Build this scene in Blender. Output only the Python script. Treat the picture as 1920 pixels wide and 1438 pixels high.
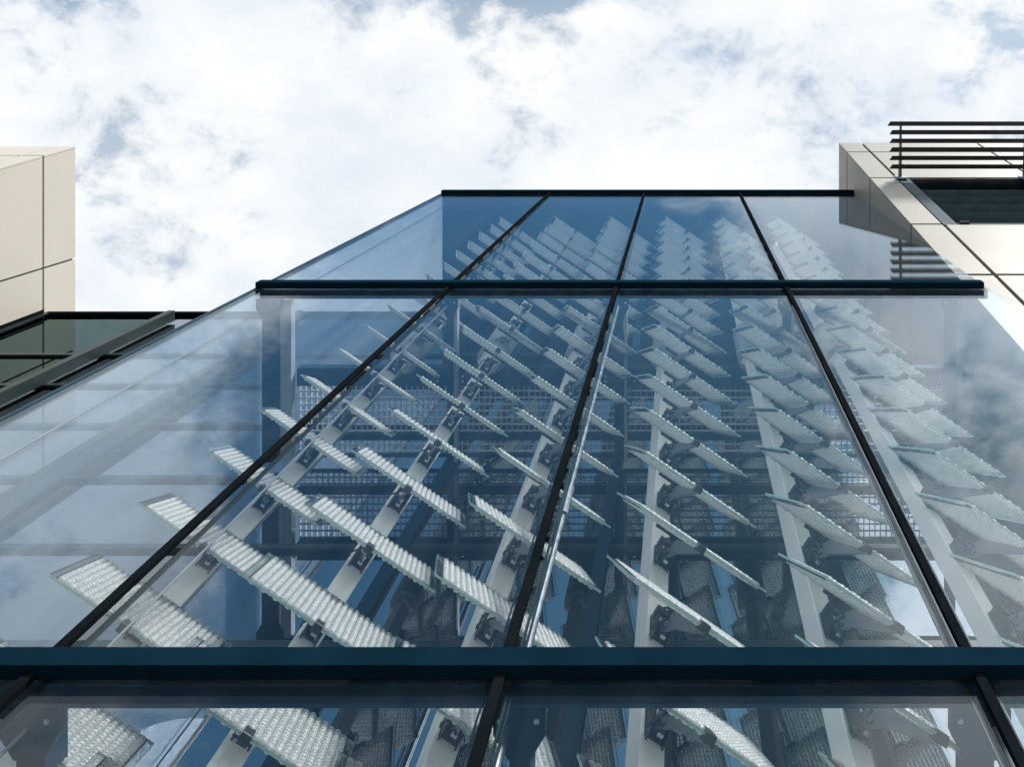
import bpy, bmesh, math, random
from mathutils import Vector, Matrix, Quaternion

random.seed(7)
for o in list(bpy.data.objects):
    bpy.data.objects.remove(o)
SC = bpy.context.scene
COL = SC.collection
R = math.radians

# ---------------------------------------------------------------- camera
# The photograph looks straight up along a glass front; the lens is shifted so
# that the zenith lies in the upper right of the frame.
cam_d = bpy.data.cameras.new('camera')
cam_d.sensor_width = 36.0
F_PX = 1387.0
cam_d.lens = F_PX / 1920.0 * 36.0
cam_d.shift_x = -315.0 / 1920.0
cam_d.shift_y = -584.0 / 1920.0
cam_d.clip_start = 0.05
cam_d.clip_end = 5000
cam = bpy.data.objects.new('camera', cam_d)
cam.rotation_euler = (math.pi, 0, 0)
COL.objects.link(cam)
SC.camera = cam

# lamella frame (also the direction of the sun the lamellae track)
ANG = R(34.2)
TILT = R(28.6)
AX = Vector((math.cos(ANG), math.sin(ANG), 0))            # long axis
NH = Vector((math.sin(ANG), -math.cos(ANG), 0))           # horizontal facing
BX = (-math.sin(TILT) * NH + math.cos(TILT) * Vector((0, 0, 1)))   # up the panel
NX = (math.cos(TILT) * NH + math.sin(TILT) * Vector((0, 0, 1)))    # panel normal

# ---------------------------------------------------------------- sun, sky
SUN = (math.cos(R(38)) * NH + math.sin(R(38)) * Vector((0, 0, 1))).normalized()
sun_d = bpy.data.lights.new('sun', 'SUN')
sun_d.energy = 4.2
sun_d.angle = R(10)
sun_d.color = (1.0, 0.97, 0.93)
sun = bpy.data.objects.new('sun', sun_d)
sun.rotation_euler = (-SUN).to_track_quat('-Z', 'Y').to_euler()
sun.location = SUN * 60
COL.objects.link(sun)

world = bpy.data.worlds.new('World')
SC.world = world
world.use_nodes = True
wn, wl = world.node_tree.nodes, world.node_tree.links
wn.clear()

def N(nodes, t, **kw):
    n = nodes.new(t)
    for k, v in kw.items():
        setattr(n, k, v)
    return n

def math_n(nodes, links, op, a, b=None, clamp=False):
    n = nodes.new('ShaderNodeMath')
    n.operation = op
    n.use_clamp = clamp
    for i, v in enumerate((a, b)):
        if v is None:
            continue
        if isinstance(v, (int, float)):
            n.inputs[i].default_value = v
        else:
            links.new(v, n.inputs[i])
    return n.outputs[0]

def ramp(nodes, links, fac, lo, hi, interp='SMOOTHSTEP', a=0.0, b=1.0):
    n = nodes.new('ShaderNodeMapRange')
    n.interpolation_type = interp
    links.new(fac, n.inputs['Value'])
    n.inputs['From Min'].default_value = lo
    n.inputs['From Max'].default_value = hi
    n.inputs['To Min'].default_value = a
    n.inputs['To Max'].default_value = b
    return n.outputs['Result']

def mixc(nodes, links, fac, a, b, blend='MIX'):
    n = nodes.new('ShaderNodeMix')
    n.data_type = 'RGBA'
    n.blend_type = blend
    for sock, v in ((n.inputs['Factor'], fac), (n.inputs['A'], a), (n.inputs['B'], b)):
        if isinstance(v, (int, float)):
            sock.default_value = v
        elif isinstance(v, tuple):
            sock.default_value = v if len(v) == 4 else (*v, 1)
        else:
            links.new(v, sock)
    return n.outputs['Result']

def build_sky():
    M = lambda op, a, b=None, c=False: math_n(wn, wl, op, a, b, c)
    sky = N(wn, 'ShaderNodeTexSky', sky_type='NISHITA', sun_disc=False)
    sky.sun_elevation = math.asin(SUN.z)
    sky.sun_rotation = math.atan2(SUN.x, SUN.y)
    blue = mixc(wn, wl, 1.0, sky.outputs[0], (0.076, 0.136, 0.138), 'MULTIPLY')
    tc = N(wn, 'ShaderNodeTexCoord')
    sep = N(wn, 'ShaderNodeSeparateXYZ')
    wl.new(tc.outputs['Generated'], sep.inputs[0])
    z = M('MAXIMUM', sep.outputs[2], 0.08)
    px = M('DIVIDE', sep.outputs[0], z)
    py = M('DIVIDE', sep.outputs[1], z)
    cmb = N(wn, 'ShaderNodeCombineXYZ')
    wl.new(px, cmb.inputs[0]); wl.new(py, cmb.inputs[1])
    cmb.inputs[2].default_value = 3.7
    mp = N(wn, 'ShaderNodeMapping')
    mp.inputs['Rotation'].default_value = (0, 0, R(-38))
    mp.inputs['Scale'].default_value = (1.0, 1.35, 1.0)
    wl.new(cmb.outputs[0], mp.inputs[0])
    def noise(scale, detail, rough, dist, off=0.0):
        n = N(wn, 'ShaderNodeTexNoise')
        n.noise_dimensions = '4D'
        n.inputs['W'].default_value = off
        n.inputs['Scale'].default_value = scale
        n.inputs['Detail'].default_value = detail
        n.inputs['Roughness'].default_value = rough
        n.inputs['Distortion'].default_value = dist
        wl.new(mp.outputs[0], n.inputs['Vector'])
        return n.outputs['Fac']
    n1 = noise(2.6, 9, 0.60, 0.25)
    n2 = noise(8.5, 12, 0.68, 0.3, 4.0)
    n3 = noise(4.0, 6, 0.5, 0.2, 9.0)
    # one broad gap in the clouds behind and above the camera
    hx = M('DIVIDE', M('ADD', px, 0.20), 0.47)
    hy = M('DIVIDE', M('ADD', py, 0.76), 0.70)
    d = M('SQRT', M('ADD', M('MULTIPLY', hx, hx), M('MULTIPLY', hy, hy)))
    hole = ramp(wn, wl, d, 0.72, 1.12, a=1.0, b=0.0)
    base = M('ADD', M('MULTIPLY', n1, 0.55), M('MULTIPLY', n2, 0.45))
    brk = ramp(wn, wl, py, -0.20, -0.04, a=1.0, b=0.0)
    cov = M('SUBTRACT', M('SUBTRACT', base, M('MULTIPLY', hole, 0.20)), M('MULTIPLY', brk, 0.075))
    thin = ramp(wn, wl, M('MAXIMUM', hole, brk), 0.0, 1.0, 'LINEAR', 0.52, 0.0)
    mask = M('MAXIMUM', ramp(wn, wl, cov, 0.30, 0.47), thin)
    shade = ramp(wn, wl, M('ADD', M('MULTIPLY', n3, 0.6), M('MULTIPLY', n2, 0.4)), 0.36, 0.66)
    cloud = mixc(wn, wl, shade, (0.62, 0.675, 0.735), (0.80, 0.805, 0.81))
    # clouds glow towards the veiled sun
    dot = N(wn, 'ShaderNodeVectorMath', operation='DOT_PRODUCT')
    wl.new(tc.outputs['Generated'], dot.inputs[0])
    dot.inputs[1].default_value = tuple(SUN)
    glow = ramp(wn, wl, dot.outputs['Value'], 0.84, 1.0, a=1.0, b=2.8)
    vm = N(wn, 'ShaderNodeVectorMath', operation='SCALE')
    wl.new(cloud, vm.inputs[0]); wl.new(glow, vm.inputs['Scale'])
    col = mixc(wn, wl, mask, blue, vm.outputs[0])
    bg = N(wn, 'ShaderNodeBackground')
    bg.inputs['Strength'].default_value = 1.0
    wl.new(col, bg.inputs['Color'])
    out = N(wn, 'ShaderNodeOutputWorld')
    wl.new(bg.outputs[0], out.inputs[0])
build_sky()

SC.view_settings.view_transform = 'Standard'
SC.view_settings.look = 'None'
SC.view_settings.exposure = 0.36
SC.view_settings.gamma = 1.0
SC.render.engine = 'CYCLES'
cy = SC.cycles
cy.use_denoising = True
cy.max_bounces = 12
cy.diffuse_bounces = 4
cy.glossy_bounces = 6
cy.transmission_bounces = 8
cy.transparent_max_bounces = 40
cy.caustics_reflective = False
cy.caustics_refractive = False
cy.sample_clamp_indirect = 6.0

# ---------------------------------------------------------------- measures
V0 = 1.95                       # distance from the camera to the glass front
ZF = lambda y, Y=V0: F_PX * Y / (y - 135.0)      # height at which depth Y shows at image row y
Z1, Z2, Z3 = 11.76, 6.60, 2.356 # top of the glass, middle and lower transom
XL, XR = -3.77, 2.765           # edges of the glass front
VG = 3.557                      # glass wall at the back of the cavity
GROUND = -1.6
MULL = [-2.07, -0.571, 0.951]
CLIP_Y, CLIP_X4, POST_DX = 2.165, 0.097, 0.7555
LAM_Z0, LAM_DZ = 2.411, 0.4783
LAM_L, LAM_W = 0.72, 0.45

# ---------------------------------------------------------------- materials
MATS = {}
def new_mat(name):
    m = bpy.data.materials.new(name)
    m.use_nodes = True
    MATS[name] = m
    return m, m.node_tree.nodes, m.node_tree.links

def pbr(name, col, rough=0.5, metal=0.0, spec=0.5, var=0.06, scale=6.0, bump=0.0, bscale=60.0, streak=False, island=0.0):
    m, n, l = new_mat(name)
    b = n['Principled BSDF']
    b.inputs['Metallic'].default_value = metal
    b.inputs['Specular IOR Level'].default_value = spec
    tc = N(n, 'ShaderNodeTexCoord')
    mp = N(n, 'ShaderNodeMapping')
    if streak:
        mp.inputs['Scale'].default_value = (1, 1, 0.12)
    l.new(tc.outputs['Object'], mp.inputs[0])
    nz = N(n, 'ShaderNodeTexNoise')
    nz.inputs['Scale'].default_value = scale
    nz.inputs['Detail'].default_value = 6
    l.new(mp.outputs[0], nz.inputs['Vector'])
    lo = tuple(max(0, c * (1 - var)) for c in col)
    hi = tuple(min(1, c * (1 + var)) for c in col)
    f = ramp(n, l, nz.outputs['Fac'], 0.3, 0.7)
    colr = mixc(n, l, f, lo, hi)
    if island:
        ge = N(n, 'ShaderNodeNewGeometry')
        vs = N(n, 'ShaderNodeVectorMath', operation='SCALE')
        l.new(colr, vs.inputs[0])
        l.new(ramp(n, l, ge.outputs['Random Per Island'], 0, 1, 'LINEAR', 1 - island, 1 + island), vs.inputs['Scale'])
        colr = vs.outputs[0]
    l.new(colr, b.inputs['Base Color'])
    l.new(ramp(n, l, nz.outputs['Fac'], 0.3, 0.7, a=max(0, rough - 0.07), b=min(1, rough + 0.07)), b.inputs['Roughness'])
    if bump:
        n2 = N(n, 'ShaderNodeTexNoise')
        n2.inputs['Scale'].default_value = bscale
        n2.inputs['Detail'].default_value = 4
        l.new(tc.outputs['Object'], n2.inputs['Vector'])
        bp = N(n, 'ShaderNodeBump')
        bp.inputs['Strength'].default_value = bump
        bp.inputs['Distance'].default_value = 0.004
        l.new(n2.outputs['Fac'], bp.inputs['Height'])
        l.new(bp.outputs[0], b.inputs['Normal'])
    return m

def glass(name, tint, r0, power, gloss_tint, dust=0.0, dust_streak=0.0, dust_col=(0.8, 0.82, 0.86), wave=0.0):
    """thin architectural pane: tinted see-through, angle dependent mirror, dirt film"""
    m, n, l = new_mat(name)
    n.clear()
    out = N(n, 'ShaderNodeOutputMaterial')
    tr = N(n, 'ShaderNodeBsdfTransparent')
    tr.inputs['Color'].default_value = (*tint, 1)
    gl = N(n, 'ShaderNodeBsdfGlossy')
    gl.inputs['Color'].default_value = (*gloss_tint, 1)
    gl.inputs['Roughness'].default_value = 0.0
    tc = N(n, 'ShaderNodeTexCoord')
    if wave:
        nz = N(n, 'ShaderNodeTexNoise')
        nz.inputs['Scale'].default_value = 0.9
        nz.inputs['Detail'].default_value = 1
        oi = N(n, 'ShaderNodeObjectInfo')
        av = N(n, 'ShaderNodeVectorMath', operation='ADD')
        l.new(tc.outputs['Object'], av.inputs[0])
        l.new(math_n(n, l, 'MULTIPLY', oi.outputs['Random'], 60.0), av.inputs[1])
        l.new(av.outputs[0], nz.inputs['Vector'])
        bp = N(n, 'ShaderNodeBump')
        bp.inputs['Strength'].default_value = wave
        bp.inputs['Distance'].default_value = 0.02
        l.new(nz.outputs['Fac'], bp.inputs['Height'])
        l.new(bp.outputs[0], gl.inputs['Normal'])
    lw = N(n, 'ShaderNodeLayerWeight')
    lw.inputs['Blend'].default_value = 0.5
    fr = math_n(n, l, 'POWER', lw.outputs['Facing'], power)
    fr = math_n(n, l, 'ADD', math_n(n, l, 'MULTIPLY', fr, 1 - r0), r0)
    mx = N(n, 'ShaderNodeMixShader')
    l.new(fr, mx.inputs[0]); l.new(tr.outputs[0], mx.inputs[1]); l.new(gl.outputs[0], mx.inputs[2])
    res = mx.outputs[0]
    if dust or dust_streak:
        df = N(n, 'ShaderNodeBsdfDiffuse')
        df.inputs['Color'].default_value = (*dust_col, 1)
        tl = N(n, 'ShaderNodeBsdfTranslucent')
        tl.inputs['Color'].default_value = (*dust_col, 1)
        dd = N(n, 'ShaderNodeMixShader')
        dd.inputs[0].default_value = 0.5
        l.new(df.outputs[0], dd.inputs[1]); l.new(tl.outputs[0], dd.inputs[2])
        mp = N(n, 'ShaderNodeMapping')
        mp.inputs['Scale'].default_value = (5.0, 5.0, 0.22)
        l.new(tc.outputs['Object'], mp.inputs[0])
        ns = N(n, 'ShaderNodeTexNoise')
        ns.inputs['Scale'].default_value = 1.6
        ns.inputs['Detail'].default_value = 8
        ns.inputs['Roughness'].default_value = 0.62
        l.new(mp.outputs[0], ns.inputs['Vector'])
        f = ramp(n, l, ns.outputs['Fac'], 0.32, 0.72, a=dust, b=dust + dust_streak)
        m2 = N(n, 'ShaderNodeMixShader')
        l.new(f, m2.inputs[0]); l.new(res, m2.inputs[1]); l.new(dd.outputs[0], m2.inputs[2])
        res = m2.outputs[0]
    l.new(res, out.inputs[0])
    return m

pbr('frame_black', (0.006, 0.008, 0.010), 0.45, spec=0.0, var=0.2, scale=9, bump=0.03, bscale=300)
pbr('fin_metal', (0.0035, 0.015, 0.026), 0.40, var=0.12, scale=5, spec=0.0)
pbr('beam_navy', (0.008, 0.031, 0.056), 0.42, spec=0.12, var=0.15, scale=4)
pbr('roof_navy', (0.006, 0.026, 0.050), 0.55, spec=0.1, var=0.15, scale=2)
pbr('grate_steel', (0.62, 0.65, 0.67), 0.42, metal=0.3, var=0.12, scale=14)
pbr('white_paint', (0.90, 0.90, 0.89), 0.42, var=0.03, scale=5, bump=0.02, bscale=200)
pbr('clip_dark', (0.016, 0.018, 0.021), 0.33, var=0.2, scale=30)
pbr('cable_black', (0.008, 0.008, 0.009), 0.5, var=0.2, scale=30)
pbr('arm_alu', (0.24, 0.27, 0.30), 0.45, metal=0.1, var=0.08, scale=12)
pbr('steel_rod', (0.20, 0.215, 0.23), 0.40, metal=1.0, var=0.08, scale=20)
pbr('rod_painted', (0.13, 0.15, 0.17), 0.5, spec=0.2, var=0.1, scale=10)
pbr('bolt_zinc', (0.75, 0.76, 0.77), 0.22, metal=1.0, var=0.05, scale=40)
pbr('sleeve_grey', (0.40, 0.43, 0.46), 0.5, var=0.1, scale=6)
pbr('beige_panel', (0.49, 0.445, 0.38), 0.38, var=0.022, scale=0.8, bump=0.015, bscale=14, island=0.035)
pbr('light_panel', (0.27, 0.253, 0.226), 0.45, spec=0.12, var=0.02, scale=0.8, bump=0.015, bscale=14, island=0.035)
pbr('joint_olive', (0.10, 0.092, 0.055), 0.7, var=0.25, scale=10)
pbr('louvre_dark', (0.022, 0.021, 0.018), 0.4, var=0.2, scale=6)
pbr('jamb_blue', (0.022, 0.045, 0.060), 0.45, spec=0.05, var=0.1, scale=4)
pbr('window_slat', (0.05, 0.085, 0.10), 0.4, var=0.12, scale=5)
pbr('window_dark', (0.006, 0.008, 0.010), 0.15, var=0.2, scale=4)
pbr('green_frame', (0.012, 0.022, 0.022), 0.38, var=0.15, scale=6, spec=0.25)
pbr('room_dark', (0.010, 0.014, 0.014), 0.9, var=0.3, scale=2)
pbr('paving', (0.30, 0.30, 0.295), 0.8, var=0.25, scale=1.5, bump=0.3, bscale=25)
pbr('glass_edge', (0.42, 0.60, 0.55), 0.2, var=0.1, scale=20)
pbr('gasket', (0.008, 0.009, 0.010), 0.6, var=0.2, scale=20)

glass('front_glass', (0.965, 0.978, 0.983), 0.022, 4.9, (0.80, 0.91, 1.0), dust=0.0, dust_streak=0.010, wave=0.018)
glass('side_glass', (0.86, 0.92, 0.96), 0.025, 4.5, (0.9, 0.95, 1.0), dust=0.15, dust_streak=0.14, dust_col=(0.60, 0.72, 0.86))
glass('rear_glass', (0.10, 0.14, 0.15), 0.035, 4.5, (0.44, 0.62, 0.62), wave=0.02)
glass('coated_glass', (0.10, 0.14, 0.16), 0.26, 3.5, (0.80, 0.87, 0.95), wave=0.03)
glass('lens_back', (0.80, 0.82, 0.82), 0.0, 9.0, (0.5, 0.5, 0.5), dust=0.26, dust_streak=0.04, dust_col=(0.70, 0.71, 0.72))
glass('lamella_glass', (0.96, 0.98, 0.975), 0.03, 3.5, (0.95, 1, 1))

def lens_material():
    m, n, l = new_mat('lens_clear')
    b = n['Principled BSDF']
    b.inputs['Base Color'].default_value = (0.80, 0.82, 0.83, 1)
    b.inputs['Roughness'].default_value = 0.28
    b.inputs['Specular IOR Level'].default_value = 0.5
    tc = N(n, 'ShaderNodeTexCoord')
    nz = N(n, 'ShaderNodeTexNoise')
    nz.inputs['Scale'].default_value = 70
    nz.inputs['Detail'].default_value = 3
    l.new(tc.outputs['Object'], nz.inputs['Vector'])
    l.new(mixc(n, l, ramp(n, l, nz.outputs['Fac'], 0.35, 0.65), (0.30, 0.315, 0.325), (0.74, 0.74, 0.735)), b.inputs['Base Color'])
    tl = N(n, 'ShaderNodeBsdfTranslucent')
    tl.inputs['Color'].default_value = (0.86, 0.865, 0.86, 1)
    mx = N(n, 'ShaderNodeMixShader')
    mx.inputs[0].default_value = 0.55
    out = n['Material Output']
    l.new(b.outputs[0], mx.inputs[1]); l.new(tl.outputs[0], mx.inputs[2])
    tr = N(n, 'ShaderNodeBsdfTransparent')
    mz = N(n, 'ShaderNodeMixShader')
    mz.inputs[0].default_value = 0.28
    l.new(mx.outputs[0], mz.inputs[1]); l.new(tr.outputs[0], mz.inputs[2])
    l.new(mz.outputs[0], out.inputs[0])
lens_material()

# ---------------------------------------------------------------- helpers
class MB:
    """collects solids and links them as ONE mesh object"""
    def __init__(self):
        self.v, self.f = [], []
    def _add(self, vs, fs):
        k = len(self.v)
        self.v += [tuple(p) for p in vs]
        self.f += [tuple(i + k for i in f) for f in fs]
        return self
    def box(self, x0, x1, y0, y1, z0, z1):
        vs = [(x, y, z) for z in (z0, z1) for y in (y0, y1) for x in (x0, x1)]
        return self._add(vs, [(0, 2, 3, 1), (4, 5, 7, 6), (0, 1, 5, 4), (2, 6, 7, 3), (0, 4, 6, 2), (1, 3, 7, 5)])
    def obox(self, c, ux, uy, uz, hx, hy, hz):
        c = Vector(c)
        vs = [c + ux * (hx * i) + uy * (hy * j) + uz * (hz * k) for k in (-1, 1) for j in (-1, 1) for i in (-1, 1)]
        return self._add(vs, [(0, 2, 3, 1), (4, 5, 7, 6), (0, 1, 5, 4), (2, 6, 7, 3), (0, 4, 6, 2), (1, 3, 7, 5)])
    def slab(self, pts, d):
        """polygon pts extruded by the vector d"""
        pts = [Vector(p) for p in pts]
        d = Vector(d)
        n = len(pts)
        vs = pts + [p + d for p in pts]
        fs = [tuple(range(n)), tuple(range(2 * n - 1, n - 1, -1))]
        fs += [(i, i + n, (i + 1) % n + n, (i + 1) % n) for i in range(n)]
        return self._add(vs, fs)
    def tube(self, pts, r, seg=8, closed=False):
        pts = [Vector(p) for p in pts]
        rings = []
        prev = None
        for i, p in enumerate(pts):
            t = (pts[min(i + 1, len(pts) - 1)] - pts[max(i - 1, 0)]).normalized()
            ref = prev if prev is not None else (Vector((0, 0, 1)) if abs(t.z) < 0.9 else Vector((1, 0, 0)))
            u = (ref - t * ref.dot(t)).normalized()
            prev = u
            w = t.cross(u)
            rr = r[i] if isinstance(r, (list, tuple)) else r
            rings.append([p + (u * math.cos(a) + w * math.sin(a)) * rr for a in [2 * math.pi * k / seg for k in range(seg)]])
        vs = [q for ring in rings for q in ring]
        fs = []
        for i in range(len(pts) - 1):
            for k in range(seg):
                a, b = i * seg + k, i * seg + (k + 1) % seg
                fs.append((a, b, b + seg, a + seg))
        fs.append(tuple(reversed(range(seg))))
        fs.append(tuple(range((len(pts) - 1) * seg, len(pts) * seg)))
        return self._add(vs, fs)
    def mesh(self, name, mat):
        me = bpy.data.meshes.new(name)
        me.from_pydata(self.v, [], self.f)
        bm = bmesh.new(); bm.from_mesh(me)
        bmesh.ops.recalc_face_normals(bm, faces=bm.faces)
        bm.to_mesh(me); bm.free()
        me.materials.append(MATS[mat])
        return me
    def build(self, name, mat, parent=None, bevel=0.0, smooth=False, origin=None):
        if origin is not None:
            o_ = Vector(origin)
            self.v = [tuple(Vector(p) - o_) for p in self.v]
        me = self.mesh(name, mat)
        o = bpy.data.objects.new(name, me)
        COL.objects.link(o)
        if parent is not None:
            o.parent = parent
        elif origin is not None:
            o.location = origin
        if smooth:
            for p in me.polygons:
                p.use_smooth = True
        if bevel:
            md = o.modifiers.new('bevel', 'BEVEL')
            md.width = bevel
            md.segments = 2
            md.limit_method = 'ANGLE'
        return o

def tag(o, label=None, cat=None, group=None, kind=None):
    if label: o['label'] = label
    if cat: o['category'] = cat
    if group: o['group'] = group
    if kind: o['kind'] = kind
    return o

def thing(name, label, cat, loc=(0, 0, 0), group=None):
    o = bpy.data.objects.new(name, None)
    o.empty_display_size = 0.1
    o.location = loc
    COL.objects.link(o)
    return tag(o, label, cat, group, 'thing')

ORD = ['first', 'second', 'third', 'fourth', 'fifth', 'sixth', 'seventh', 'eighth', 'ninth', 'tenth', 'eleventh',
       'twelfth', 'thirteenth', 'fourteenth', 'fifteenth', 'sixteenth', 'seventeenth', 'eighteenth']

# ================================================================ ground
g = MB().box(-90, 90, -90, 90, GROUND - 0.3, GROUND).build('ground', 'paving')
tag(g, 'grey paved ground in front of the glass building', 'ground', kind='structure')

# ================================================================ glass enclosure (front skin)
enc = thing('glass_enclosure', 'clear glass front with thin black mullions and dark transoms, between beige panelled buildings', 'glass facade', (0, V0, GROUND))
inv = Vector((0, V0, GROUND))
def enc_build(mb, name, mat, **kw):
    return mb.build(name, mat, enc, origin=inv, **kw)
xs = [XL] + MULL + [XR]
zs = [(GROUND + 0.02, Z3 - 0.006), (Z3 + 0.006, Z2 - 0.006), (Z2 + 0.006, Z1)]
for (za, zb) in zs:
    for i in range(len(xs) - 1):
        a = xs[i] + (0.006 if i else 0.0)
        b = xs[i + 1] - 0.006
        enc_build(MB().box(a, b, V0 - 0.012, V0, za, zb), 'front_pane', 'front_glass')
# mullion caps, outside the glass, with gaskets
for (za, zb) in ((GROUND + 0.02, Z3 - 0.002), (Z3 + 0.08, Z2 - 0.002), (Z2 + 0.09, Z1 - 0.002)):
    for x in MULL:
        w = 0.0175
        enc_build(MB().box(x - w, x + w, V0 - 0.040, V0 - 0.0145, za, zb), 'mullion', 'frame_black', bevel=0.003)
for (za, zb) in ((GROUND + 0.02, Z3 - 0.002), (Z3 + 0.006, Z2 - 0.01), (Z2 + 0.006, Z1 - 0.002)):
    for x in MULL:
        m = MB()
        for s in (-1, 1):
            m.box(x + s * 0.030 - 0.003, x + s * 0.030 + 0.003, V0 + 0.002, V0 + 0.022, za, zb)
            m.box(x + s * 0.044 - 0.0015, x + s * 0.044 + 0.0015, V0 + 0.002, V0 + 0.016, za, zb)
        enc_build(m, 'mullion_gasket', 'green_frame')
# corner posts at the free edges
enc_build(MB().box(XL - 0.030, XL - 0.002, V0 - 0.020, V0 + 0.030, GROUND + 0.02, Z1 - 0.002), 'corner_post', 'jamb_blue', bevel=0.004)
# transoms: fin outside + rail inside
enc_build(MB().box(XL - 0.0, XR - 0.02, V0 - 0.062, V0 - 0.0145, Z3, Z3 + 0.076), 'lower_transom', 'fin_metal', bevel=0.002)
enc_build(MB().box(XL - 0.02, XR - 0.05, V0 - 0.072, V0 - 0.0145, Z2, Z2 + 0.086), 'middle_transom', 'fin_metal', bevel=0.002)
enc_build(MB().box(XL - 0.03, XR + 0.02, V0 - 0.062, V0 + 0.03, Z1, Z1 + 0.10), 'top_transom', 'fin_metal', bevel=0.002)
enc_build(MB().box(XL + 0.02, XR - 0.02, V0 + 0.003, V0 + 0.075, Z3 + 0.0, Z3 + 0.08), 'inner_rail', 'beam_navy')
enc_build(MB().box(XL + 0.02, XR - 0.02, V0 + 0.003, V0 + 0.075, Z2 + 0.0, Z2 + 0.08), 'inner_rail', 'beam_navy')
# side wall of dusty glass
ys = [V0 + 0.034, VG - 0.06]
for (za, zb) in ((GROUND + 0.02, Z3 - 0.01), (Z3 + 0.01, Z2 - 0.01), (Z2 + 0.01, Z1 - 0.005)):
    enc_build(MB().box(XL - 0.014, XL - 0.002, ys[0], ys[1], za, zb), 'side_pane', 'side_glass')
# roof
enc_build(MB().box(XL - 0.01, XR - 0.004, V0 + 0.034, VG - 0.004, Z1 + 0.004, Z1 + 0.16), 'roof', 'roof_navy')
# steel rods behind the mullions
for i, x in enumerate([XL + 0.02] + MULL[:3]):
    yr = V0 + 0.10 if i else V0 + 0.19
    zt = Z2 - 0.12
    segs = [(GROUND + 0.05, Z3 - 0.05), (Z3 + 0.12, Z2 - 0.12)] + ([(Z2 + 0.1, Z1 - 0.1)] if i in (0,) else [])
    for (za, zb) in segs:
        dx = 0.03 if i else 0.0
        rod = enc_build(MB().tube([(x + dx, yr, za), (x + dx, yr, zb)], (0.007, 0.006, 0.014, 0.012)[i], 12), 'tie_rod', 'steel_rod' if i == 2 else 'rod_painted')
        if i == 2 and za > 2 and za < 3:
            zc = 3.42
            MB().tube([(x + dx, yr, zc), (x + dx, yr, zc + 0.22)], 0.023, 12).build('rod_collar', 'steel_rod', rod, origin=inv)

# ================================================================ cross beams from the glass to the wall behind
def cross_beam(x0, x1, z, level, where, slim=None):
    t = thing('cross_beam', f'navy steel beam at the {level} transom, {where}', 'beam', ((x0 + x1) / 2, V0 + 0.08, z), 'cross beams behind the glass')
    og = t.location.copy()
    MB().box(x0, x1, V0 + 0.078, VG - 0.07, z + 0.004, z + 0.10).build('beam_body', 'beam_navy', t, origin=og, bevel=0.004)
    if slim:
        MB().box(slim[0], slim[1], V0 + 0.10, VG - 0.07, z + 0.02, z + 0.09).build('side_rail', 'sleeve_grey', t, origin=og)
    w = (x1 - x0) * 0.5
    # haunched gusset plate near the front rail
    MB().slab([(x0 - 0.05, V0 + 0.08, z - 0.002), (x1 + 0.05, V0 + 0.08, z - 0.002), (x1 + 0.05, V0 + 0.16, z - 0.002), (x1 + 0.002, V0 + 0.24, z - 0.002),
               (x0 - 0.002, V0 + 0.24, z - 0.002), (x0 - 0.05, V0 + 0.16, z - 0.002)], (0, 0, 0.03)).build('gusset_plate', 'beam_navy', t, origin=og)
    for s in (-1, 1):
        xb = (x0 + x1) / 2 + s * (w + 0.025)
        MB().tube([(xb, V0 + 0.105, z - 0.016), (xb, V0 + 0.105, z)], 0.010, 6).build('bolt', 'bolt_zinc', t, origin=og)
    return t
names = ['at the left glass corner', 'behind the first mullion from the left', 'behind the second mullion from the left',
         'behind the third mullion from the left', 'beside the grey right-hand wall']
mid = [(-3.735, -3.60), (-2.08, -2.035), (-0.585, -0.51), (0.925, 0.985), (2.39, 2.46)]
low = [(-3.735, -3.60), (-2.12, -2.03), (-0.545, -0.479), (0.913, 1.004), (2.38, 2.46)]
slims = [(-3.575, -3.48), (-2.025, -1.995), (-0.50, -0.475), (0.995, 1.02), None]
for i in range(5):
    cross_beam(*mid[i], Z2, 'middle', names[i], slims[i])
for i in range(5):
    cross_beam(*low[i], Z3, 'lower', names[i])

# ================================================================ maintenance walkway
wk = thing('walkway', 'steel grating walkway on navy beams seen from below, level with the middle transom', 'walkway', (0, 3.1, Z2))
ow = wk.location.copy()
zw = Z2 + 0.108
kf = zw / Z2
Y_ = lambda y: (y - 135) / F_PX * zw
MB().box(-3.42 * kf, 2.45, Y_(690), Y_(724), zw, zw + 0.085).build('front_beam', 'beam_navy', wk, origin=ow, bevel=0.004)
MB().box(-3.42 * kf, 2.45, Y_(813), Y_(826), zw, zw + 0.05).build('middle_beam', 'beam_navy', wk, origin=ow, bevel=0.004)
MB().box(-3.42 * kf, 2.45, VG - 0.082, VG - 0.062, zw, zw + 0.05).build('rear_beam', 'beam_navy', wk, origin=ow, bevel=0.004)
gm = MB()
gx0, gx1, gy0, gy1 = -3.42 * kf, 2.45, Y_(724) + 0.002, VG - 0.084
k = int((gx1 - gx0) / 0.051)
for i in range(k + 1):
    x = gx0 + (gx1 - gx0) * i / k
    gm.box(x - 0.0022, x + 0.0022, gy0, gy1, zw + 0.054, zw + 0.080)
gr = gm.build('grating_bars', 'grate_steel', wk, origin=ow)
gm = MB()
k = int((gy1 - gy0) / 0.060)
for i in range(k + 1):
    y = gy0 + 0.006 + (gy1 - gy0 - 0.012) * i / k
    gm.tube([(gx0, y, zw + 0.063), (gx1, y, zw + 0.063)], 0.0075, 6)
gm.build('grating_rods', 'grate_steel', wk, origin=ow)
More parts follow.
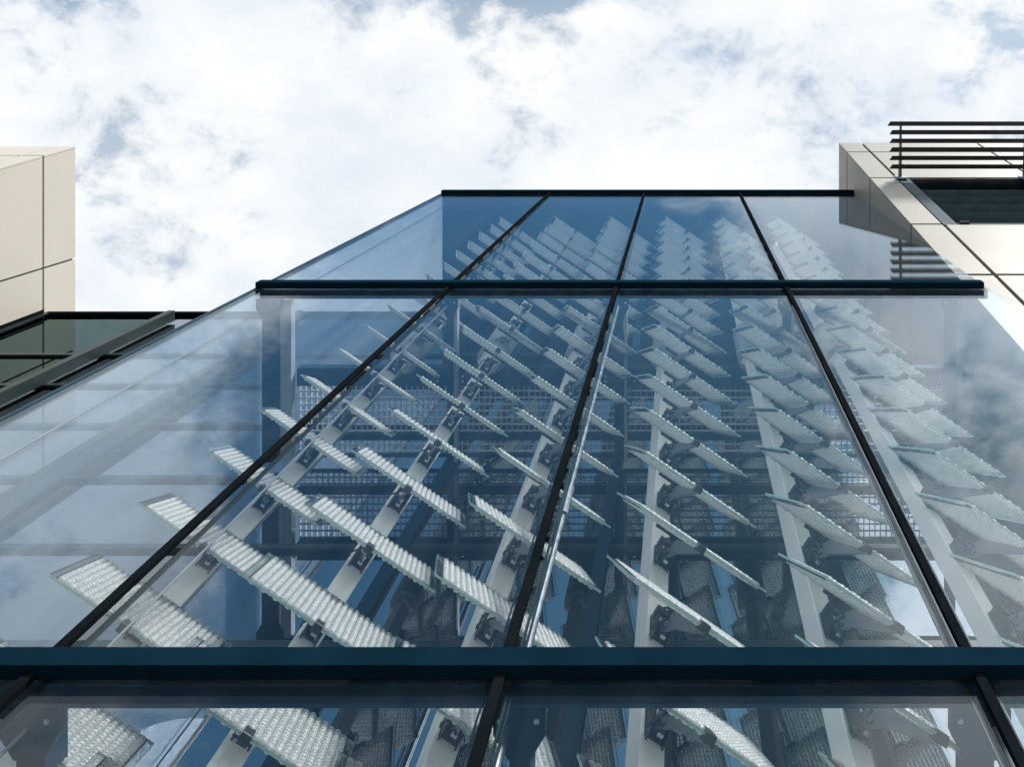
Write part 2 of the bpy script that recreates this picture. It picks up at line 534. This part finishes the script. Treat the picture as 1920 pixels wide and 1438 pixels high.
for i in range(5):
    x0, x1 = mid[i]
    for xx in ((x0 - 0.12, x0 - 0.03), (x1 + 0.06, x1 + 0.15)):
        if xx[0] < gx0:
            continue
        pl = MB().box(xx[0] * kf, xx[1] * kf, Y_(699), Y_(716), zw - 0.014, zw + 0.001).build('bolt_plate', 'beam_navy', wk, origin=ow)
        for yy in (Y_(703), Y_(712)):
            xm = (xx[0] + xx[1]) / 2 * kf
            MB().tube([(xm, yy, zw - 0.034), (xm, yy, zw - 0.014)], 0.013, 6).build('bolt', 'bolt_zinc', pl, origin=ow)

# ================================================================ white posts
POSTS = []
OFF = -NH * 0.40
for k in range(6):
    cx = CLIP_X4 + (k - 3) * POST_DX
    base = Vector((cx, CLIP_Y, 0)) + OFF
    POSTS.append((cx, base))
    t = thing('post', f'white square steel post, {ORD[k]} from the left behind the glass', 'post', (base.x, base.y, GROUND), 'white posts carrying the lens lamellae')
    og = t.location.copy()
    MB().obox((base.x, base.y, (GROUND + 6.42) / 2), AX, NH, Vector((0, 0, 1)), 0.054, 0.050, (6.42 - GROUND) / 2).build('lower_shaft', 'white_paint', t, origin=og, bevel=0.004)
    MB().obox((base.x, base.y, (7.02 + 10.55) / 2), AX, NH, Vector((0, 0, 1)), 0.054, 0.050, (10.55 - 7.02) / 2).build('upper_shaft', 'white_paint', t, origin=og, bevel=0.004)
    MB().tube([(base.x, base.y, 6.42), (base.x, base.y, 7.02)], 0.125, 40).build('bearing_sleeve', 'sleeve_grey', t, origin=og, bevel=0.006)
    MB().obox((base.x, base.y, 6.36), AX, NH, Vector((0, 0, 1)), 0.085, 0.06, 0.006).build('top_plate', 'white_paint', t, origin=og)

# ================================================================ lens lamellae
def lens_sheet_mesh():
    """array of small domed lenses on both faces of a thin sheet (local frame: AX, BX, NX, origin at lower clip)"""
    L0, L1 = -LAM_L / 2 + 0.032, LAM_L / 2 - 0.032
    W0, W1 = 0.014, LAM_W - 0.006
    pitch = 0.0285
    nx = int((L1 - L0) / pitch)
    px = (L1 - L0) / nx
    ny = int((W1 - W0) / (px * 0.94))
    py = (W1 - W0) / ny
    vs, fs, dots = [], [], set()
    P = lambda a, b, c: AX * a + BX * b + NX * c
    seg = 8
    for side in (1, -1):
        z0 = 0.0065 * side
        for i in range(nx):
            for j in range(ny):
                ca = L0 + (i + 0.5) * px
                cb = W0 + (j + 0.5) * py + (py * 0.25 if i % 2 else -py * 0.25)
                rx, ry = px * 0.485, py * 0.455
                k = len(vs)
                zd = z0 + 0.0035 * side
                for (da, db) in ((-0.0072, 0), (0, -0.0046), (0.0072, 0), (0, 0.0046)):
                    vs.append(P(ca + da - px * 0.06, cb + py * 0.5 + db, zd))
                dots.add(len(fs))
                fs.append((k, k + 1, k + 2, k + 3))
                k = len(vs)
                h = 0.0078
                vs.append(P(ca, cb, z0 + h * side))
                for (q, hh) in ((0.55, 0.78), (1.0, 0.0)):
                    for s in range(seg):
                        a = 2 * math.pi * (s + 0.5) / seg
                        ex = math.cos(a); ey = math.sin(a)
                        vs.append(P(ca + ex * rx * q, cb + ey * ry * q, z0 + hh * h * side))
                for s in range(seg):
                    a, b = k + 1 + s, k + 1 + (s + 1) % seg
                    c, d = a + seg, b + seg
                    if side == 1:
                        fs += [(k, a, b), (a, c, d, b)]
                    else:
                        fs += [(k, b, a), (a, b, d, c)]
    me = bpy.data.meshes.new('lens_array')
    me.from_pydata([tuple(v) for v in vs], [], fs)
    me.materials.append(MATS['lens_clear'])
    me.materials.append(MATS['clip_dark'])
    for p in me.polygons:
        p.use_smooth = p.index not in dots
        p.material_index = 1 if p.index in dots else 0
    return me

def make_lamella():
    t = thing('lens_lamella', '', 'lamella')
    UZ = Vector((0, 0, 1))
    Z0 = (0, 0, 0)
    C = AX * 0 + BX * (LAM_W / 2)
    gp = MB().obox(C, AX, BX, NX, LAM_L / 2, LAM_W / 2, 0.0045).build('glass_pane', 'lamella_glass', t)
    gp.data.materials.append(MATS['glass_edge'])
    for p in gp.data.polygons:
        if abs(p.normal.dot(NX)) < 0.5:
            p.material_index = 1
    for s in (-1, 1):
        MB().obox(C + AX * s * (LAM_L / 2 - 0.030), AX, BX, NX, 0.002, LAM_W / 2 - 0.012, 0.0075).build('edge_strip', 'gasket', t)
    sh = MB().obox(C + BX * 0.004, AX, BX, NX, LAM_L / 2 - 0.033, LAM_W / 2 - 0.011, 0.0062).build('lens_sheet', 'lens_back', t)
    la = bpy.data.objects.new('lens_array', lens_sheet_mesh())
    COL.objects.link(la); la.parent = sh
    # clip gripping the lower edge
    cl = MB().obox(BX * 0.012 - NX * 0.004, AX, BX, NX, 0.019, 0.030, 0.017).build('edge_clip', 'clip_dark', t, bevel=0.004)
    MB().tube([BX * -0.004 - NX * 0.0225, BX * -0.004 - NX * 0.020], 0.006, 8).build('screw', 'bolt_zinc', cl)
    # dark rail along the upper edge next to the post
    MB().obox(BX * (LAM_W + 0.001) - NX * 0.010, AX, BX, NX, 0.105, 0.008, 0.017).build('upper_rail', 'clip_dark', t, bevel=0.002)
    # arm: tapered plate from the bracket on the post to the clip
    P0 = -NH * 0.345 + UZ * (LAM_W * 0.878 + 0.01)
    arm_pts = [BX * 0.012 - NX * 0.016, BX * 0.10 - NX * 0.014, BX * (LAM_W - 0.10) - NX * 0.022, P0 + UZ * 0.0, P0 - UZ * 0.06,
               BX * (LAM_W - 0.14) - NX * 0.080, BX * 0.10 - NX * 0.045, BX * 0.0 - NX * 0.024]
    MB().slab([p - AX * 0.007 for p in arm_pts], AX * 0.014).build('support_arm', 'arm_alu', t)
    # bracket on the front face of the post
    br = MB()
    Bc = -NH * 0.333 + UZ * (LAM_W * 0.878 - 0.045)
    for s in (-1, 1):
        br.slab([Bc + AX * (s * 0.036) + NH * a + UZ * b for a, b in
                 ((-0.016, 0.080), (0.05, 0.072), (0.066, 0.03), (0.03, -0.045), (-0.010, -0.062), (-0.016, -0.062))], AX * 0.006)
    br.obox(Bc - NH * 0.0135 + UZ * 0.016, AX, NH, UZ, 0.040, 0.003, 0.062)
    br.obox(Bc + NH * 0.030 + UZ * 0.055, AX, NH, UZ, 0.040, 0.022, 0.018)
    b_ = br.build('bracket', 'clip_dark', t)
    m = MB()
    for s, ph in ((-1, 0.0), (1, 0.6), (0.2, 1.1)):
        pts = []
        for q in range(13):
            u = q / 12
            p = Bc + AX * (s * 0.026 + 0.034 * math.sin(u * 5.2 + ph)) + NH * (0.035 + 0.055 * math.sin(u * math.pi)) + UZ * (0.07 - 0.16 * u + 0.03 * math.sin(u * 7 + ph))
            pts.append(p)
        m.tube(pts, 0.0045, 5)
    m.build('cables', 'cable_black', b_)
    m = MB()
    m.obox(Bc + NH * 0.020 - UZ * 0.03 + AX * 0.008, AX, NH, UZ, 0.012, 0.008, 0.022)
    m.obox(Bc + NH * 0.034 + UZ * 0.02 - AX * 0.017, AX, NH, UZ, 0.010, 0.008, 0.018)
    m.build('connector', 'bolt_zinc', b_)
    return t

proto = make_lamella()
kids = lambda o: [c for c in bpy.data.objects if c.parent == o]
PROTO = [(c, kids(c)) for c in kids(proto)]
first = True
for k in range(6):
    cx, base = POSTS[k]
    for i in range(-1, 17):
        if first:
            o = proto
            first = False
        else:
            o = proto.copy()
            COL.objects.link(o)
            for c, gc in PROTO:
                c2 = c.copy(); c2.parent = o; COL.objects.link(c2)
                for d in gc:
                    d2 = d.copy(); d2.parent = c2; COL.objects.link(d2)
        o.location = (cx, CLIP_Y, LAM_Z0 + i * LAM_DZ)
        o.rotation_euler = Quaternion(AX, R(random.uniform(-0.7, 0.7))).to_euler()
        if i >= 1:
            lab = f'lens-studded glass lamella on the {ORD[k]} white post from the left, {ORD[i - 1]} above the lower transom'
        else:
            lab = f'lens-studded glass lamella on the {ORD[k]} white post from the left, {ORD[-i]} below the lower transom'
        tag(o, lab, 'lamella', 'glass lens lamellae on the white posts')

# ================================================================ dark green glass building behind
gb = thing('glass_building', 'dark green glass building behind the clear front, with black fins and horizontal transoms', 'building', (-3, VG, GROUND))
og = gb.location.copy()
X0L = -9.27
GT = 10.77
tz = [GROUND + 0.1, -0.15, 0.80, 1.75, 2.69, 3.63, 4.57, 5.51, 6.45, 7.42, 8.36, 9.26, GT]
fx = [X0L + 0.01, -7.226, -5.41, XL - 0.02, -2.07, -0.571, 0.951, XR - 0.02]
for j in range(len(tz) - 1):
    for i in range(len(fx) - 1):
        MB().box(fx[i] + 0.004, fx[i + 1] - 0.004, VG, VG + 0.012, tz[j] + 0.004, tz[j + 1] - 0.004).build('pane', 'coated_glass' if i > 0 else 'rear_glass', gb, origin=og)
for z in tz[1:-1]:
    MB().box(X0L + 0.012, XL - 0.02 if z == 6.45 else XR - 0.02, VG - 0.030, VG - 0.002, z - 0.028, z + 0.028).build('transom', 'green_frame', gb, origin=og, bevel=0.003)
MB().box(X0L + 0.001, X0L + 0.011, VG - 0.10, VG - 0.052, GROUND, GT).build('edge_frame', 'frame_black', gb, origin=og)
MB().box(X0L + 0.001, X0L + 0.08, VG - 0.05, VG - 0.032, GROUND, GT).build('edge_frame', 'green_frame', gb, origin=og)
MB().box(X0L + 0.012, XL - 0.04, VG - 0.05, VG + 0.4, GT + 0.002, GT + 0.07).build('coping', 'frame_black', gb, origin=og, bevel=0.004)
for x in (-7.226, -5.41):
    MB().box(x - 0.05, x + 0.05, VG - 0.17, VG - 0.032, GROUND + 0.02, GT - 0.26).build('fin', 'green_frame', gb, origin=og, bevel=0.003)
for x in (-2.07, -0.571, 0.951):
    MB().box(x - 0.045, x + 0.045, VG - 0.058, VG - 0.0315, GROUND + 0.02, Z1 - 0.01).build('mullion', 'beam_navy', gb, origin=og)
MB().box(X0L + 0.01, XR - 0.005, VG + 0.35, VG + 7.5, GROUND, GT).build('core_wall', 'room_dark', gb, origin=og)
MB().box(XL - 0.005, XR - 0.005, VG + 0.002, VG + 0.30, GT + 0.08, Z1 + 0.15).build('parapet', 'roof_navy', gb, origin=og)

# ================================================================ panel clad buildings
def panel_building(label, side, Xw, H, Ytop, lean, zj, xj, yj, front_mat, side_mat, window=None):
    """side=-1: building on the left whose +X wall faces the court; +1: on the right"""
    t = thing('panel_building', label, 'building', (Xw, Ytop, GROUND))
    og = t.location.copy()
    yf = lambda z: Ytop + lean * (H - z)
    s = side
    TH, GAP = 0.03, (0.015 if s < 0 else 0.021)
    far = Xw + s * 11.0
    back = 13.0
    inn = 0.032
    # core body just behind the panels
    a = Xw + s * inn
    prof = [(yf(H) + inn, H - 0.02), (yf(GROUND) + inn, GROUND), (back, GROUND), (back, H - 0.02)]
    win = window
    if win:
        # body left of the window, then above / below / behind it
        def body(xa, xb, za, zb, setb=0.0):
            pr = [(yf(zb) + inn + setb, zb), (yf(za) + inn + setb, za), (back, za), (back, zb)]
            return [(xa, p[0], p[1]) for p in pr], (xb - xa, 0, 0)
        m = MB()
        wx0, wx1, wz0, wz1 = win
        m.slab(*body(a, wx0, GROUND, H - 0.02))
        m.slab(*body(wx0, far, GROUND, wz0))
        m.slab(*body(wx0, far, wz1, H - 0.02))
        m.slab(*body(wx1, far, wz0, wz1))
        m.slab(*body(wx0, wx1, wz0, wz1, 0.55))
        m.build('core_wall', 'joint_olive', t, origin=og)
    else:
        MB().slab([(a, p[0], p[1]) for p in prof], (far - a, 0, 0)).build('core_wall', 'joint_olive', t, origin=og)
    nf = Vector((0, -1, -lean)).normalized()
    # front panels
    m = MB()
    zz = zj
    for j in range(len(zz) - 1):
        z1, z0 = zz[j], zz[j + 1]
        for i in range(len(xj) - 1):
            xa, xb = xj[i], xj[i + 1]
            if win and abs(z1 - win[3]) < 0.02 and (xa + xb) / 2 * s > win[0] * s and (xa + xb) / 2 * s < win[1] * s:
                continue
            xa2 = xa + s * (GAP if i else 0); xb2 = xb - s * GAP
            za, zb = z0 + GAP, z1 - (GAP if j else 0)
            m.slab([(xa2, yf(za), za), (xb2, yf(za), za), (xb2, yf(zb), zb), (xa2, yf(zb), zb)], -nf * TH)
    m.build('front_cladding', front_mat, t, origin=og, bevel=0.003)
    # side panels
    m = MB()
    for j in range(len(zz) - 1):
        z1, z0 = zz[j], zz[j + 1]
        za, zb = z0 + GAP, z1 - (GAP if j else 0)
        for i in range(len(yj) - 1):
            ya, yb = yj[i], yj[i + 1]
            q = []
            if i == 0:
                o_ = TH + 0.004
                q = [(Xw, yf(za) + o_, za), (Xw, yb - GAP, za), (Xw, yb - GAP, zb), (Xw, yf(zb) + o_, zb)]
            else:
                q = [(Xw, ya + GAP, za), (Xw, yb - GAP, za), (Xw, yb - GAP, zb), (Xw, ya + GAP, zb)]
            m.slab(q, (s * TH, 0, 0))
    m.build('side_cladding', side_mat, t, origin=og, bevel=0.003)
    MB().slab([(Xw + s * 0.04, yf(H) + 0.06, H - 0.02), (far, yf(H) + 0.06, H - 0.02), (far, back, H - 0.02), (Xw + s * 0.04, back, H - 0.02)], (0, 0, 0.016)).build('roof', 'room_dark', t, origin=og)
    return t, og, yf

HL = 11.34
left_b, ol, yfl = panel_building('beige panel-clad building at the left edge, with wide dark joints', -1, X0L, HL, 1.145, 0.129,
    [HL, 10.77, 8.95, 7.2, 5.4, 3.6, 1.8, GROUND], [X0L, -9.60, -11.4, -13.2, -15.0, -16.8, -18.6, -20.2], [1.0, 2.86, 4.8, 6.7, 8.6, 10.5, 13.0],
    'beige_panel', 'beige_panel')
HR = 12.9
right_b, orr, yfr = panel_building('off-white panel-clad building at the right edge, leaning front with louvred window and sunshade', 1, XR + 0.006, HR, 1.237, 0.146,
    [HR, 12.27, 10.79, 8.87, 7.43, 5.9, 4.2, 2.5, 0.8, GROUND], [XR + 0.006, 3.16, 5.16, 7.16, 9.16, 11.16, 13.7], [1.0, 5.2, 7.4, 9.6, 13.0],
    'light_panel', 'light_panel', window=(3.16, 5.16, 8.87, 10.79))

# window recess with dark louvres
wz0, wz1 = 8.87, 10.79
wx0, wx1 = 3.16, 5.16
wn_ = bpy.data.objects.new('window', None); COL.objects.link(wn_); wn_.parent = right_b
fr = MB()
for x, dx in ((wx0 + 0.006, 0.17), (wx1 - 0.076, 0.07)):
    fr.slab([(x, yfr(wz0) + 0.010, wz0 + 0.003), (x, yfr(wz0) + 0.10, wz0 + 0.003), (x, yfr(wz1) + 0.10, wz1 - 0.003), (x, yfr(wz1) + 0.010, wz1 - 0.003)], (dx, 0, 0))
fr.slab([(wx0 + 0.178, yfr(wz0) + 0.006, wz0 + 0.003), (wx1 - 0.078, yfr(wz0) + 0.006, wz0 + 0.003), (wx1 - 0.078, yfr(wz0) + 0.10, wz0 + 0.003), (wx0 + 0.178, yfr(wz0) + 0.10, wz0 + 0.003)], (0, 0, 0.085))
fr.build('window_frame', 'jamb_blue', wn_, origin=orr, bevel=0.003)
hb = MB()
hb.slab([(wx0 + 0.178, yfr(wz1) + 0.012, wz1 - 0.003), (wx1 - 0.078, yfr(wz1) + 0.012, wz1 - 0.003), (wx1 - 0.078, yfr(wz1) + 0.53, wz1 - 0.003), (wx0 + 0.178, yfr(wz1) + 0.53, wz1 - 0.003)], (0, 0, -0.05))
hb.slab([(wx0 + 0.178, yfr(wz0) + 0.45, wz0 + 0.09), (wx1 - 0.078, yfr(wz0) + 0.45, wz0 + 0.09), (wx1 - 0.078, yfr(wz1) + 0.45, wz1 - 0.06), (wx0 + 0.178, yfr(wz1) + 0.45, wz1 - 0.06)], (0, 0.03, 0))
hb.build('recess_lining', 'window_dark', wn_, origin=orr)
for i in range(5):
    z = wz0 + 0.20 + i * 0.31
    y = yfr(z)
    MB().slab([(wx0 + 0.18, y + 0.03, z), (wx0 + 0.18, y + 0.045, z + 0.018), (wx0 + 0.18, y + 0.20, z + 0.030), (wx0 + 0.18, y + 0.20, z + 0.010)], (wx1 - wx0 - 0.26, 0, 0)).build('louvre', 'window_slat', wn_, origin=orr)
MB().box(wx0 + 0.2, wx0 + 0.32, yfr(wz0) - 0.03, yfr(wz0) + 0.01, wz0 + 0.01, wz0 + 0.03).build('drain', 'clip_dark', wn_, origin=orr)
# sunshade of six blades on brackets
ss = bpy.data.objects.new('sunshade', None); COL.objects.link(ss); ss.parent = right_b
bz = 10.72
for i in range(6):
    y = 0.752 + i * 0.1243
    x0 = 3.04 + (0.0 if i else -0.03)
    prof = [(y - 0.034, bz - 0.012), (y + 0.030, bz + 0.004), (y + 0.036, bz + 0.016), (y + 0.030, bz + 0.024), (y - 0.030, bz + 0.010)]
    m = MB().slab([(x0 + (p[0] - y + 0.034) * -0.6 + 0.04, p[0], p[1]) for p in prof], (2.65, 0, 0))
    m.build('blade', 'louvre_dark', ss, origin=orr, bevel=0.002)
for xb in (3.20, 5.02):
    yw = yfr(bz)
    m = MB()
    m.slab([(xb, 0.72, bz + 0.026), (xb, yw - 0.005, bz + 0.026), (xb, yw - 0.005, bz + 0.13), (xb, 0.72, bz + 0.06)], (0.022, 0, 0))
    for i in range(6):
        y = 0.752 + i * 0.1243
        m.slab([(xb + 0.024, y - 0.03, bz + 0.026), (xb + 0.024, y + 0.035, bz + 0.026), (xb + 0.024, y + 0.005, bz + 0.12), (xb + 0.024, y - 0.02, bz + 0.12)], (0.03, 0, 0))
    br = m.build('bracket', 'louvre_dark', ss, origin=orr)
    pl = MB().box(xb - 0.06, xb + 0.10, yw - 0.03, yw - 0.004, bz - 0.02, bz + 0.16).build('wall_plate', 'arm_alu', br, origin=orr, bevel=0.004)
